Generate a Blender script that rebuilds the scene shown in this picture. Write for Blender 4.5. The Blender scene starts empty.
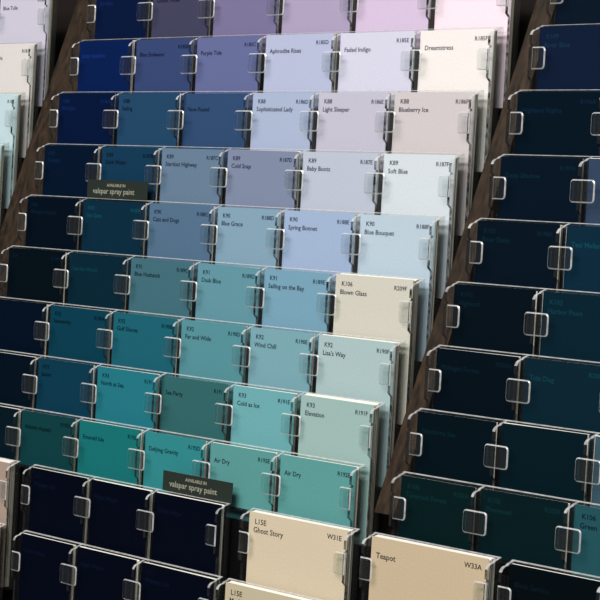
import bpy, bmesh, math, random
from mathutils import Matrix, Vector, Euler
random.seed(7)
S = bpy.context.scene
COL = S.collection
W = 0.08            # pocket pitch in metres; all lengths below are in pockets
ZB = 1.60           # height of the top row
TILT = 0.12226      # recline of the chips

# ------------------------------------------------------------------ camera
cam_d = bpy.data.cameras.new('camera'); cam = bpy.data.objects.new('camera', cam_d); COL.objects.link(cam)
RGT = Vector((0.640173, 0.767374, -0.036259)); DWN = Vector((0.061239, -0.098022, -0.993298)); FWD = Vector((-0.765786, 0.633662, -0.109744))
m = Matrix((RGT, -DWN, -FWD)).transposed().to_4x4()
m.translation = Vector((20.82216 * W, -14.69154 * W, -0.37632 * W + ZB))
cam.matrix_world = m
cam_d.sensor_width = 36; cam_d.lens = 2500.2 / 600 * 36
S.camera = cam

# ------------------------------------------------------------------ light
wd = bpy.data.worlds.new('store'); S.world = wd; wd.use_nodes = True
wd.node_tree.nodes['Background'].inputs[0].default_value = (0.93, 0.95, 1.0, 1)
wd.node_tree.nodes['Background'].inputs[1].default_value = 0.06
def area(name, loc, target, sx, sy, power, col):
    l = bpy.data.lights.new(name, 'AREA'); l.shape = 'RECTANGLE'; l.size = sx; l.size_y = sy; l.energy = power; l.color = col
    o = bpy.data.objects.new(name, l); COL.objects.link(o); o.location = loc
    o.rotation_euler = (Vector(target) - Vector(loc)).to_track_quat('-Z', 'Y').to_euler()
    return o
area('ceiling_light', (0.55, -1.5, 3.3), (0.55, -1.0, 0.0), 2.4, 0.5, 66, (1.0, 0.96, 0.93))
area('ceiling_light', (1.6, -2.9, 3.3), (0.9, -1.0, 0.5), 2.4, 0.5, 66, (1.0, 0.98, 0.97))
S.view_settings.view_transform = 'Standard'; S.view_settings.look = 'None'
S.view_settings.exposure = 0.0; S.view_settings.gamma = 1.0; S.view_settings.use_curve_mapping = False

# ------------------------------------------------------------------ materials
def lin(c):
    c = c / 255.0
    return c / 12.92 if c <= 0.04045 else ((c + 0.055) / 1.055) ** 2.4
def rgb(c): return (lin(c[0]), lin(c[1]), lin(c[2]), 1)
_m = {}
def card_mat(c):
    l = 0.3 * c[0] + 0.59 * c[1] + 0.11 * c[2]
    if l > 60: c = tuple(int(v + (l - v) * (0.08 if c[1] > c[2] * 0.92 and c[0] < 140 else 0.2)) for v in c)
    elif c[2] > c[1] * 1.15: c = (int(c[0] * (0.45 if c[2] > 1.8 * c[1] else 0.85)), int(c[1] * (1.0 if c[2] > 1.8 * c[1] else 0.93)), int(c[2] * (0.88 if c[2] > 1.8 * c[1] else 1.0)))
    k = ('card', c)
    if k in _m: return _m[k]
    mt = bpy.data.materials.new('chip_paint'); mt.use_nodes = True; nt = mt.node_tree; b = nt.nodes['Principled BSDF']
    tc = nt.nodes.new('ShaderNodeTexCoord'); n = nt.nodes.new('ShaderNodeTexNoise'); n.inputs['Scale'].default_value = 900; n.inputs['Detail'].default_value = 3
    nt.links.new(tc.outputs['Object'], n.inputs['Vector'])
    r = nt.nodes.new('ShaderNodeMapRange'); r.inputs['To Min'].default_value = 0.86; r.inputs['To Max'].default_value = 1.14
    nt.links.new(n.outputs['Fac'], r.inputs['Value'])
    mx = nt.nodes.new('ShaderNodeMix'); mx.data_type = 'RGBA'; mx.blend_type = 'MULTIPLY'; mx.inputs['Factor'].default_value = 1
    mx.inputs['A'].default_value = rgb(c); nt.links.new(r.outputs['Result'], mx.inputs['B'])
    nt.links.new(mx.outputs['Result'], b.inputs['Base Color'])
    b.inputs['Roughness'].default_value = 0.55; b.inputs['Specular IOR Level'].default_value = 0.06
    _m[k] = mt; return mt
def plain(name, c, rough=0.5, spec=0.2):
    k = (name, c)
    if k in _m: return _m[k]
    mt = bpy.data.materials.new(name); mt.use_nodes = True; b = mt.node_tree.nodes['Principled BSDF']
    b.inputs['Base Color'].default_value = rgb(c); b.inputs['Roughness'].default_value = rough; b.inputs['Specular IOR Level'].default_value = spec
    _m[k] = mt; return mt
def acrylic_face():
    mt = bpy.data.materials.new('clear_acrylic'); mt.use_nodes = True; nt = mt.node_tree; nt.nodes.clear()
    out = nt.nodes.new('ShaderNodeOutputMaterial'); tr = nt.nodes.new('ShaderNodeBsdfTransparent'); tr.inputs[0].default_value = (0.95, 0.965, 0.96, 1)
    gl = nt.nodes.new('ShaderNodeBsdfGlossy'); gl.inputs['Roughness'].default_value = 0.06
    fr = nt.nodes.new('ShaderNodeFresnel'); ge = nt.nodes.new('ShaderNodeNewGeometry')
    mr = nt.nodes.new('ShaderNodeMapRange'); mr.inputs['To Min'].default_value = 1.49; mr.inputs['To Max'].default_value = 1 / 1.49   # same reflectance from both sides of a face
    nt.links.new(ge.outputs['Backfacing'], mr.inputs['Value']); nt.links.new(mr.outputs['Result'], fr.inputs['IOR'])
    df = nt.nodes.new('ShaderNodeBsdfDiffuse'); df.inputs['Color'].default_value = (0.8, 0.8, 0.8, 1)
    m1 = nt.nodes.new('ShaderNodeMixShader'); m2 = nt.nodes.new('ShaderNodeMixShader'); m2.inputs[0].default_value = 0.005
    nt.links.new(fr.outputs[0], m1.inputs[0]); nt.links.new(tr.outputs[0], m1.inputs[1]); nt.links.new(gl.outputs[0], m1.inputs[2])
    nt.links.new(m1.outputs[0], m2.inputs[1]); nt.links.new(df.outputs[0], m2.inputs[2]); nt.links.new(m2.outputs[0], out.inputs[0])
    return mt
def acrylic_edge(name, frost, col=(0.9, 0.91, 0.9)):
    mt = bpy.data.materials.new(name); mt.use_nodes = True; nt = mt.node_tree; nt.nodes.clear()
    out = nt.nodes.new('ShaderNodeOutputMaterial'); tr = nt.nodes.new('ShaderNodeBsdfTransparent')
    df = nt.nodes.new('ShaderNodeBsdfDiffuse'); df.inputs['Color'].default_value = (*col, 1)
    tl = nt.nodes.new('ShaderNodeBsdfTranslucent'); tl.inputs['Color'].default_value = (*col, 1)
    gl = nt.nodes.new('ShaderNodeBsdfGlossy'); gl.inputs['Roughness'].default_value = 0.2
    a = nt.nodes.new('ShaderNodeMixShader'); a.inputs[0].default_value = 0.4
    b = nt.nodes.new('ShaderNodeMixShader'); b.inputs[0].default_value = 0.15
    c = nt.nodes.new('ShaderNodeMixShader')
    tc = nt.nodes.new('ShaderNodeTexCoord'); n = nt.nodes.new('ShaderNodeTexNoise'); n.inputs['Scale'].default_value = 260
    r = nt.nodes.new('ShaderNodeMapRange'); r.inputs['From Min'].default_value = 0.35; r.inputs['From Max'].default_value = 0.65
    r.inputs['To Min'].default_value = frost * 0.65; r.inputs['To Max'].default_value = min(1, frost * 1.3)
    nt.links.new(tc.outputs['Object'], n.inputs['Vector']); nt.links.new(n.outputs['Fac'], r.inputs['Value']); nt.links.new(r.outputs['Result'], c.inputs[0])
    nt.links.new(df.outputs[0], a.inputs[1]); nt.links.new(tl.outputs[0], a.inputs[2])
    nt.links.new(a.outputs[0], b.inputs[1]); nt.links.new(gl.outputs[0], b.inputs[2])
    nt.links.new(tr.outputs[0], c.inputs[1]); nt.links.new(b.outputs[0], c.inputs[2]); nt.links.new(c.outputs[0], out.inputs[0])
    return mt
ACR = acrylic_face(); EDGE = acrylic_edge('polished_acrylic_edge', 0.75); FRONT_DARK = acrylic_edge('darkened_front_edge', 0.85, (0.02, 0.02, 0.02))  # divider fronts coloured near black, imitating dark surroundings refracted in clear acrylic
TABE = acrylic_edge('tab_edge', 1.0)
PAPER = plain('paper_core', (238, 236, 226), 0.8, 0.1); SIDE_SHADE = plain('cut_edges_shaded', (180, 174, 160), 0.8, 0.1)  # second one: same paper darkened, shade on the stack sides put into its colour
def brown_mat():
    mt = bpy.data.materials.new('brown_laminate'); mt.use_nodes = True; nt = mt.node_tree; b = nt.nodes['Principled BSDF']
    tc = nt.nodes.new('ShaderNodeTexCoord'); mp = nt.nodes.new('ShaderNodeMapping'); mp.inputs['Scale'].default_value = (220, 220, 14)
    n = nt.nodes.new('ShaderNodeTexNoise'); n.inputs['Scale'].default_value = 1.0; n.inputs['Detail'].default_value = 6
    cr = nt.nodes.new('ShaderNodeValToRGB'); cr.color_ramp.elements[0].position = 0.3; cr.color_ramp.elements[1].position = 0.72
    cr.color_ramp.elements[0].color = rgb((19, 15, 11)); cr.color_ramp.elements[1].color = rgb((66, 51, 37))
    nt.links.new(tc.outputs['Object'], mp.inputs[0]); nt.links.new(mp.outputs[0], n.inputs['Vector']); nt.links.new(n.outputs['Fac'], cr.inputs[0])
    nt.links.new(cr.outputs[0], b.inputs['Base Color']); b.inputs['Roughness'].default_value = 0.5; b.inputs['Specular IOR Level'].default_value = 0.3
    return mt
BROWN = brown_mat()

# ------------------------------------------------------------------ helpers
def obj(name, bm, mats, parent=None):
    me = bpy.data.meshes.new(name); bmesh.ops.recalc_face_normals(bm, faces=bm.faces); bm.to_mesh(me); bm.free()
    for mt in (mats if isinstance(mats, (list, tuple)) else [mats]): me.materials.append(mt)
    o = bpy.data.objects.new(name, me); COL.objects.link(o)
    if parent: o.parent = parent
    return o
def tag(o, label, cat, group=None, kind=None):
    if label: o['label'] = label
    if cat: o['category'] = cat
    if group: o['group'] = group
    if kind: o['kind'] = kind
    return o
def box(bm, x0, x1, y0, y1, z0, z1, mi=0):
    v = [bm.verts.new(p) for p in ((x0,y0,z0),(x1,y0,z0),(x1,y1,z0),(x0,y1,z0),(x0,y0,z1),(x1,y0,z1),(x1,y1,z1),(x0,y1,z1))]
    fs = [bm.faces.new([v[i] for i in q]) for q in ((0,3,2,1),(4,5,6,7),(0,1,5,4),(1,2,6,5),(2,3,7,6),(3,0,4,7))]
    for f in fs: f.material_index = mi
    return fs           # bottom, top, front(-y), right, back, left
def rx(r): return 0.17704 - 0.035838 * r
def ry(r): return -0.22614 * r + (r - 4.5) * 0.021
def rz(r): return -0.49276 * r + 0.00238 * r * r - 0.022914 * r + 0.0406
# frame of one row: X along the row, local -Y towards the shopper, local Z up the chip
def frame(x, r, n=0.0, u=0.0, dz=0.0):
    y = ry(r) - n * math.cos(TILT) + u * math.sin(TILT); z = rz(r) + dz + n * math.sin(TILT) + u * math.cos(TILT)
    return Vector((x * W, y * W, z * W + ZB))
def place(o, x, r, n=0.0, u=0.0, dz=0.0, rot=(0, 0)):
    o.location = frame(x, r, n, u, dz); o.rotation_euler = (-TILT + rot[0], rot[1], 0)

HP = 1.20           # how deep a pocket reaches below the row line
SL = 0.30           # slant of the pocket tops towards the shopper
DV = 0.074           # how far a divider stands in front of the chips
TH = 0.030          # divider thickness
def divider_bm(x, h=HP):
    pr = [(-0.066, 0.018), (-0.005, -0.004)]
    cx, cu, ra = DV - 0.06, -0.08, 0.06
    for k in range(8):
        a = math.pi / 2 * (1 - k / 7); pr.append((cx + ra * math.cos(a), cu + ra * math.sin(a)))
    pr += [(DV, -0.140), (DV - 0.018, -0.144), (DV - 0.018, -0.160), (DV, -0.165), (DV, -0.405), (0.040, -0.435), (0.038, -h), (-0.066, -h)]
    bm = bmesh.new(); a = []; b = []
    for n, u in pr:
        a.append(bm.verts.new(((x - TH / 2) * W, -n * W, u * W))); b.append(bm.verts.new(((x + TH / 2) * W, -n * W, u * W)))
    bm.faces.new(a); bm.faces.new(b[::-1]); N = len(pr)
    for i in range(N):
        f = bm.faces.new((a[i], b[i], b[(i + 1) % N], a[(i + 1) % N]))
        f.material_index = 1 if i < 8 else (2 if i < N - 2 else 0)
        if i == 9: f.material_index = 2
    return bm
def tab_bm(x, l, r, w=0.13, top=-0.165, h=0.18):
    x0 = x - (w if l else TH / 2); x1 = x + (w if r else TH / 2); z1 = top; z0 = top - h
    def ring(d, y, rad):
        pts = []
        for cx, cz, a0, rr in ((x1, z1, 0, r), (x0, z1, 90, l), (x0, z0, 180, l), (x1, z0, 270, r)):
            R = rad if rr else 0.001
            sx = -1 if cx == x1 else 1; sz = -1 if cz == z1 else 1
            ox = cx + sx * (R + d); oz = cz + sz * (R + d)
            for k in range(4):
                a = math.radians(a0 + k * 30); pts.append(((ox + R * math.cos(a)) * W, -y * W, (oz + R * math.sin(a)) * W))
        return pts
    bm = bmesh.new(); rings = []
    for d, y, rad in ((0, DV - 0.010, 0.03), (0, DV + 0.002, 0.03), (0.0100, DV + 0.010, 0.022)):
        rings.append([bm.verts.new(p) for p in ring(d, y, rad)])
    for A, B in ((0, 1), (1, 2)):
        for i in range(16):
            f = bm.faces.new((rings[A][i], rings[A][(i + 1) % 16], rings[B][(i + 1) % 16], rings[B][i])); f.material_index = A
    bm.faces.new(rings[2]); bm.faces.new(rings[0][::-1])
    return bm
def holder(r, lefts, right, label, group, dz=0.0, h=HP, tw=0.13, toff=0.0):
    """one clear acrylic strip of pockets; lefts are the left edges of its chips"""
    root = bpy.data.objects.new('chip_holder', None); COL.objects.link(root); place(root, 0, r, 0, 0, dz)
    tag(root, label, 'chip holder', group)
    xs = [l - 0.022 for l in lefts] + [right + 0.022]
    bm = bmesh.new()
    fs = box(bm, (xs[0] - TH / 2) * W, (xs[-1] + TH / 2) * W, 0.040 * W, 0.066 * W, -h * W, 0.022 * W)
    fs[1].material_index = 1
    for e in fs[1].verts:
        if e.co.y < 0.05 * W: e.co.z -= 0.007 * W
    obj('back_panel', bm, [ACR, TABE], root)
    bm = bmesh.new(); fs = box(bm, (xs[0] + TH / 2) * W, (xs[-1] - TH / 2) * W, -0.036 * W, 0.040 * W, (-h - 0.0) * W, (-h + 0.02) * W); obj('pocket_floor', bm, [ACR], root)
    for i, x in enumerate(xs):
        d = obj('divider', divider_bm(x, h), [ACR, EDGE, FRONT_DARK], root)
        t = obj('retaining_tab', tab_bm(x, i > 0, i < len(xs) - 1, tw), [ACR, TABE], root); t.location = (toff * W, 0, 0)
    return root
_fontcache = {}
def text_mesh(lines):
    """lines: (string, x, z, size, right-aligned) in pockets -> bmesh in metres lying in the local XZ plane"""
    bm = bmesh.new()
    for s, x, z, size, ra in lines:
        cu = bpy.data.curves.new('t', 'FONT'); cu.body = s; cu.size = size * W; cu.resolution_u = 2
        cu.align_x = 'RIGHT' if ra else 'LEFT'; cu.offset = 0.00006
        ob = bpy.data.objects.new('t', cu); COL.objects.link(ob)
        bpy.context.view_layer.update()
        me = bpy.data.meshes.new_from_object(ob.evaluated_get(bpy.context.evaluated_depsgraph_get()))
        b2 = bmesh.new(); b2.from_mesh(me)
        vm = {}
        for v in b2.verts: vm[v] = bm.verts.new((v.co.x * 1.22 + x * W, 0, v.co.y + z * W))
        for f in b2.faces:
            try: bm.faces.new([vm[v] for v in f.verts])
            except ValueError: pass
        b2.free(); bpy.data.objects.remove(ob); bpy.data.curves.remove(cu); bpy.data.meshes.remove(me)
    return bm
def ink(c):
    l = 0.3 * c[0] + 0.59 * c[1] + 0.11 * c[2]
    if l < 42: return plain('pale_ink', (int(c[0] * 1.3 + 3), int(c[1] * 1.35 + 11), int(c[2] * 1.25 + 14)), 0.7, 0.05)
    return plain('dark_ink', (int(c[0] * 0.28), int(c[1] * 0.3), int(c[2] * 0.36)), 0.7, 0.05)
def chip(x, r, w, c, txt, label, group, n=0.0, dz=0.0, h=HP, stack=0.036, ts=1.0, lab2=None, rot=0.0):
    """front chip with its lettering, and the loose chips standing behind it"""
    sx = 1.21 * n; sz = 0.15 * n
    x = x + sx; w -= max(0, sx); ht = h - 0.025 + sz - SL * 0
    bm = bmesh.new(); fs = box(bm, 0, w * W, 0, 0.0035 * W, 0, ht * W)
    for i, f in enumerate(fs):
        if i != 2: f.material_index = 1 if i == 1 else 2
    o = obj('paint_chip', bm, [card_mat(c), PAPER, SIDE_SHADE]); place(o, x, r, n, -h + 0.025, dz, (random.uniform(-.001, .0005), rot + random.uniform(-.004, .004)))
    tag(o, label, 'paint chip', group)
    if txt:
        code, name, rc = txt
        L = []; ht -= 0.01
        if code: L.append((code, 0.075, ht - 0.085, 0.054 * ts, False))
        if name: L.append((name, 0.06, ht - 0.155, 0.056 * ts, False))
        if rc: L.append((rc, w - 0.07, ht - 0.085, 0.050 * ts, True))
        for l in L:
            t = obj('lettering', text_mesh([l]), ink(c), o); t.location = (0, -0.0012 * W, 0)
    # chips behind
    k = max(1, int((stack + n) / 0.009)); dd = max(stack + n - 0.008, 0.0)
    bm = bmesh.new()
    for i in range(k):
        d = 0.0055 + i * dd / k
        jx = random.uniform(-.005, .005); th = max(0.004, dd / k * 0.93) if n >= 0 else 0.003; e = random.uniform(-.003, .003)
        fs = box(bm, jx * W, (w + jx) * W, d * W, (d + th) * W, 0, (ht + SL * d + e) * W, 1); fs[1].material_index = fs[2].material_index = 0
        for v in fs[1].verts:
            if v.co.y > (d + th * 0.5) * W: v.co.z += SL * th * W
    s = obj('loose_chips', bm, [PAPER, SIDE_SHADE]); place(s, x, r, n, -h + 0.025, dz)
    tag(s, lab2, 'paint chips', 'white-edged chips standing behind the front chips', 'stuff')
    return o

# ------------------------------------------------------------------ structure and rack
bm = bmesh.new(); box(bm, -2.5, 3.5, 0.35, 0.45, 0, 3.4); tag(obj('wall_back', bm, plain('wall_paint', (150, 148, 145), 0.8)), 'plain grey store wall behind the rack', None, None, 'structure')
bm = bmesh.new(); box(bm, -2.5, 3.5, -3.5, 0.45, -0.05, 0); tag(obj('floor', bm, plain('floor_tile', (150, 146, 140), 0.4)), 'pale grey store floor', None, None, 'structure')
rack = bpy.data.objects.new('display_rack', None); COL.objects.link(rack); rack.location = (0.3, 0, 0)
tag(rack, 'brown sloping display rack carrying all the clear chip holders', 'rack')
def by(z): return 0.46 + 0.205 / 0.4885 * z       # board surface, y as a function of z (pockets)
def slab(name, x0, x1, ztop, zbot, off, thick, mat):
    bm = bmesh.new(); v = []
    for x in (x0, x1):
        for z in (zbot, ztop):
            for o_ in (0, thick): v.append(bm.verts.new((x * W - 0.3, (by(z) - off + o_) * W, z * W + ZB)))
    for q in ((0,1,3,2),(4,6,7,5),(0,4,5,1),(2,3,7,6),(0,2,6,4),(1,5,7,3)): bm.faces.new([v[i] for i in q])
    return obj(name, bm, mat, rack)
slab('backboard', -3.4, 10.2, 1.2, -6.4, 0, 0.2, plain('dark_board', (30, 25, 22), 0.6, 0.1))
def upright(xa, xb, off):
    bm = bmesh.new(); v = []
    for dx in (xa, xb):
        for z in (-4.3, 1.2):
            x = rx((0.0406 - z) / 0.4885) + dx
            for o_ in (0, off): v.append(bm.verts.new((x * W - 0.3, (by(z) - off + o_) * W, z * W + ZB)))
    for q in ((0,1,3,2),(4,6,7,5),(0,4,5,1),(2,3,7,6),(0,2,6,4),(1,5,7,3)): bm.faces.new([v[i] for i in q])
    return obj('upright', bm, BROWN, rack)
upright(-0.66, -0.13, 0.31); upright(6.045, 6.28, 0.31)
bm = bmesh.new(); v = []
for x in (0.0, 9.8):
    for u in (-1.6, -0.12):
        for n in (-0.10, -0.16):
            p = frame(x, 9, n, u); v.append(bm.verts.new((p.x - 0.3, p.y, p.z)))
for q in ((0,1,3,2),(4,6,7,5),(0,4,5,1),(2,3,7,6),(0,2,6,4),(1,5,7,3)): bm.faces.new([v[i] for i in q])
tag(obj('lower_panel', bm, plain('black_panel', (10, 9, 11), 0.5, 0.1), rack), 'black panel behind the lowest holders', None)
bm = bmesh.new(); yb = by(-6.4)
box(bm, -3.4 * W - 0.3, 10.2 * W - 0.3, (yb - 0.1) * W, (yb + 0.3) * W, 0, -6.4 * W + ZB); obj('base_panel', bm, BROWN, rack)

# ------------------------------------------------------------------ chips
ORD = ['first', 'second', 'third', 'fourth', 'fifth', 'sixth', 'seventh', 'eighth', 'ninth', 'tenth', 'eleventh']
MID = {
 0: [((12,22,66),'navy blue',('','Starlight','')), ((66,66,98),'slate violet',('','Gothic Violet','')), ((122,114,160),'muted purple',('','','')), ((172,158,194),'lilac grey',('','','')), ((214,190,224),'pale lilac',('','','')), ((250,226,238),'pinkish white',('','',''))],
 1: [((14,30,92),'royal navy',('','Jazzy Sapphire','')), ((52,72,126),'dusty blue',('','Blue Endeavor','R185B')), ((98,108,164),'periwinkle',('','Purple Tide','R185C')), ((178,188,222),'pale periwinkle',('','Aphrodite Rises','R185D')), ((210,210,232),'very pale lavender',('','Faded Indigo','R185E')), ((240,233,228),'warm white',('','Dreamstress','R185F'))],
 2: [((8,21,64),'deep navy',('K88','Midnight','R186A')), ((27,72,112),'strong blue',('K88','Sailing','')), ((42,78,124),'denim blue',('','Now Found','')), ((166,182,216),'powder blue',('K88','Sophisticated Lady','R186D')), ((192,190,210),'lavender grey',('K88','Light Sleeper','R186E')), ((206,197,198),'pinkish grey',('K88','Blueberry Ice','R186F'))],
 3: [((6,20,48),'dark navy',('K89','Twilight','')), ((22,62,84),'deep teal blue',('K89','Dark Water','R187B')), ((98,128,158),'steel blue',('K89','Stardust Highway','R187C')), ((124,138,170),'grey blue',('K89','Cold Snap','R187D')), ((184,194,212),'icy grey blue',('K89','Baby Boots','R187E')), ((208,219,226),'pale ice blue',('K89','Soft Blue','R187F'))],
 4: [((4,14,32),'blackish navy',('K90','Midnight Harbor','')), ((10,48,63),'dark teal blue',('K90','Sea Gate','R188B')), ((78,114,148),'dusty steel blue',('K90','Cats and Dogs','R188C')), ((124,164,190),'sky blue grey',('K90','Blue Grace','R188D')), ((154,180,218),'soft sky blue',('K90','Spring Bonnet','R188E')), ((180,204,220),'pale sky blue',('K90','Blue Bouquet','R188F'))],
 5: [((4,14,27),'near black navy',('K91','','R189A')), ((8,41,53),'dark petrol',('','Sea the World','')), ((58,112,128),'muted teal',('K91','Blue Nuthatch','R189C')), ((88,152,168),'soft teal',('K91','Dusk Blue','R189D')), ((110,164,190),'clear sea blue',('K91','Sailing on the Bay','R189E')), ((206,204,186),'cream',('K106','Blown Glass','R209F'))],
 6: [((3,15,38),'near black blue',('','','')), ((10,66,80),'deep teal',('K92','Seaworthy','R190A')), ((16,102,122),'strong teal',('K92','Gulf Shores','R190B')), ((82,146,156),'grey teal',('K92','Far and Wide','R190D')), ((118,168,178),'pale teal',('K92','Wind Chill','R190E')), ((164,194,196),'silvery aqua',('K92',"Lisa's Way",'R190F'))],
 7: [((4,16,34),'near black blue',('','','')), ((12,62,78),'dark teal',('K93','Jasper','')), ((20,126,142),'bright teal',('K93','North at Sea','R191')), ((48,104,106),'dull green teal',('','Sea Party','R191')), ((104,172,178),'light aqua',('K93','Cold as Ice','R191E')), ((150,188,182),'pale grey green',('K93','Elevation','R191F'))],
 8: [((4,26,34),'near black teal',('','','')), ((14,62,66),'dark green teal',('','Atlantic Aquatic','R192A')), ((18,116,116),'emerald teal',('','Emerald Isle','R192')), ((44,138,142),'turquoise',('','Defying Gravity','R192D')), ((86,154,152),'light turquoise',('','Air Dry','R192E')), ((88,156,154),'light turquoise',('','Air Dry','R192E'))]}
RGTC = {
 0: [((14,20,42),'blackish blue',None), ((14,24,46),'blackish blue',None), ((60,70,100),'slate blue',None)],
 1: [((13,28,50),'dark navy',('K109','River Blue','R195A')), ((20,44,78),'navy',None), ((60,84,120),'slate blue',None)],
 2: [((4,18,36),'midnight blue',('','Highland Nights','R196A')), ((40,62,92),'slate navy',None), ((80,100,130),'slate blue',None)],
 3: [((4,20,33),'blackish teal blue',('','Deep Shadow','R197A')), ((46,68,98),'slate blue',None), ((90,112,140),'grey blue',None)],
 4: [((4,20,31),'midnight teal',('K101','River Deity','R198A')), ((10,44,58),'dark petrol blue',('','Teal Mallard','')), ((50,90,110),'petrol blue',None)],
 5: [((3,17,25),'blackish petrol',('K102','Highland','')), ((7,36,46),'dark petrol',('K102','Harbor Point','')), ((40,84,98),'petrol',None)],
 6: [((3,16,24),'blackish petrol',('','Midnight Forest','R200A')), ((9,38,47),'dark blue green',('','Tide Dog','R200B')), ((46,86,98),'blue green',None)],
 7: [((3,19,25),'near black teal',('','Nocturne Sea','')), ((4,27,33),'very dark teal',None), ((54,86,102),'slate teal',None)],
 8: [((4,27,30),'dark forest teal',('K105','Tamarack Forest','R202A')), ((4,27,31),'very dark green teal',('K105','Pinewood','R202B')), ((26,84,94),'mid teal',('K106','Green','R202C'))]}
LFTC = {
 0: ((206,202,222),'pale lilac white',('','Blue Tulle','R180F')), 1: ((224,219,216),'warm off-white',('','Calm Swis','R181F')), 2: ((192,222,230),'pale aqua blue',('','','R182')),
 3: ((176,216,222),'pale aqua',('','','R183')), 4: ((168,204,206),'pale sea green',('','',''))}
OFFM = {1:[-.008,-.029,-.043,-.006,.045,.095], 2:[-.076,-.036,.02,.058,-.003,.007], 3:[-.038,-.035,-.052,-.043,.039,.113], 4:[-.041,-.056,.031,.082,.04,.059],
        5:[-.069,0,.02,.05,.022,-.01], 6:[-.05,-.027,.025,.085,.089,.014], 7:[0,.066,.057,.07,.111,.033], 8:[.04,.086,.058,.1,.06,.027], 0:[0,-.03,-.04,0,.04,.07]}
OFFR = {0:[0,0,0],1:[.009,0,0],2:[-.017,0,0],3:[.015,-.006,0],4:[-.02,-.026,0],5:[-.055,-.06,-.06],6:[-.034,-.031,-.04],7:[-.016,-.044,-.07],8:[.03,-.048,-.055]}
STK = {(5,5):(0.03,0.036),(7,5):(0.03,0.036),(2,2):(-0.025,0.035),(7,3):(-0.028,0.036),(6,5):(0.01,0.036),(1,3):(0.015,0.03),(3,3):(0.01,0.03)}
def put_row(tower, r, cells, lefts, right, dz=0.0, h=HP, tname='middle rack', gap=0.055, ts=1.0, rowname=None):
    rn = rowname or ('%s row of the %s' % (ORD[r], tname))
    holder(r, lefts, right, 'clear acrylic holder with %s pockets, %s' % ({1:'one',2:'two',3:'three',6:'six'}[len(cells)], rn), 'clear chip holders on the rack', dz, h, toff=0.045 if tower == 'R' else 0.0)
    ends = [l - gap - 0.015 for l in lefts[1:]] + [right]
    for i, (c, cn, txt) in enumerate(cells):
        n, st = STK.get((r, i), (0.0, 0.035 if i == 5 else random.uniform(0.016, 0.03) if r < 6 else random.uniform(0.024, 0.036))) if tower == 'M' else (0.0, 0.036 if tower == 'L' else random.uniform(0.016, 0.034))
        if r >= 9: st = 0.036
        if tower == 'G': n = 0.03
        pos = '' if len(cells) == 1 else '%s from left, ' % ORD[i]
        chip(lefts[i], r, ends[i] - lefts[i], c, txt, '%s paint chip, %s%s' % (cn, pos, rn), 'paint chips in the %s' % tname, n, dz, h, st, ts,
             'white-edged chips behind the front chip, %s%s' % (pos, rn))
for r in range(9):
    lefts = [rx(r) + i * 0.985 + OFFM[r][i] for i in range(6)]
    put_row('M', r, MID[r], lefts, rx(r) + 5.91, h=0.54 if r == 8 else HP)
    lefts = [rx(r) + 6.42 + i * 0.985 + OFFR[r][i] for i in range(3)]
    put_row('R', r, RGTC[r], lefts, rx(r) + 6.42 + 3 * 0.985 - 0.07, tname='right-hand rack', h=0.54 if r == 8 else HP)
for r in range(5):
    put_row('L', r, [LFTC[r]], [rx(r) - 0.82 - 0.93], rx(r) - 0.82, tname='left-hand rack')
NAVY = [((4,6,26),'inky navy'), ((4,6,24),'inky navy'), ((4,6,24),'inky navy')]
NT = [('L71','Midnight Sail',''), ('','Night Watch',''), ('','Deep Indigo','')]
put_row('N', 9, [(c, n_, NT[i]) for i, (c, n_) in enumerate(NAVY)], [1.384, 2.36, 3.322], 4.276, rowname='upper navy holder at lower left')
put_row('N', 10, [(c, n_, NT[2 - i]) for i, (c, n_) in enumerate(NAVY)], [1.481, 2.392, 3.364], 4.394, dz=-0.112, rowname='lower navy holder at lower left')
put_row('G', 9, [((214,196,162),'beige',('L15E','Ghost Story','W31E'))], [4.657], 5.944, ts=1.15, rowname='wide holder at bottom centre')
put_row('G', 10, [((196,182,148),'khaki beige',('L15E','My Dearest','W32E'))], [4.555], 5.85, dz=-0.11, ts=1.15, rowname='lowest wide holder at bottom centre')
put_row('G', 9, [((202,180,142),'tan',('','Teapot','W33A'))], [6.197], 7.551, ts=1.15, rowname='wide holder at bottom right')
put_row('N', 9, [((3,11,16),'black green',('','Black Spruce','')), ((3,12,16),'black green',None)], [7.742, 8.73], 9.66, rowname='dark holder at bottom right corner')
put_row('G', 9, [((172,148,132),'pinkish taupe',None)], [-0.25], 1.06, rowname='wide holder at bottom left corner')
put_row('G', 10, [((176,180,156),'pale sage',None)], [-0.25], 1.08, dz=-0.1, rowname='lowest wide holder at bottom left corner')

# ------------------------------------------------------------------ little dark signs
def sign(x, r, w, h, n, u, label):
    bm = bmesh.new(); fs = box(bm, 0, w * W, 0, 0.005 * W, 0, h * W); fs[1].material_index = 1
    o = obj('label_strip', bm, [plain('strip_green', (42, 50, 45), 0.4, 0.15), EDGE]); place(o, x, r, n, u)
    tag(o, label, 'sign', 'small dark spray paint signs')
    for l in (('AVAILABLE IN', w * 0.33, h - 0.062, 0.040, False), ('valspar spray paint', w * 0.1, h - 0.130, 0.074, False)):
        t = obj('lettering', text_mesh([l]), plain('strip_ink', (158, 158, 140), 0.6, 0.1), o); t.location = (0, -0.0012 * W, 0)
sign(rx(4) + 0.90, 4, 0.98, 0.175, -0.052, 0.0225, 'dark green sign in the middle rack, below the deep teal blue chip')
sign(3.36, 9, 0.98, 0.175, -0.052, 0.0225, 'dark green sign standing on the upper navy holder')
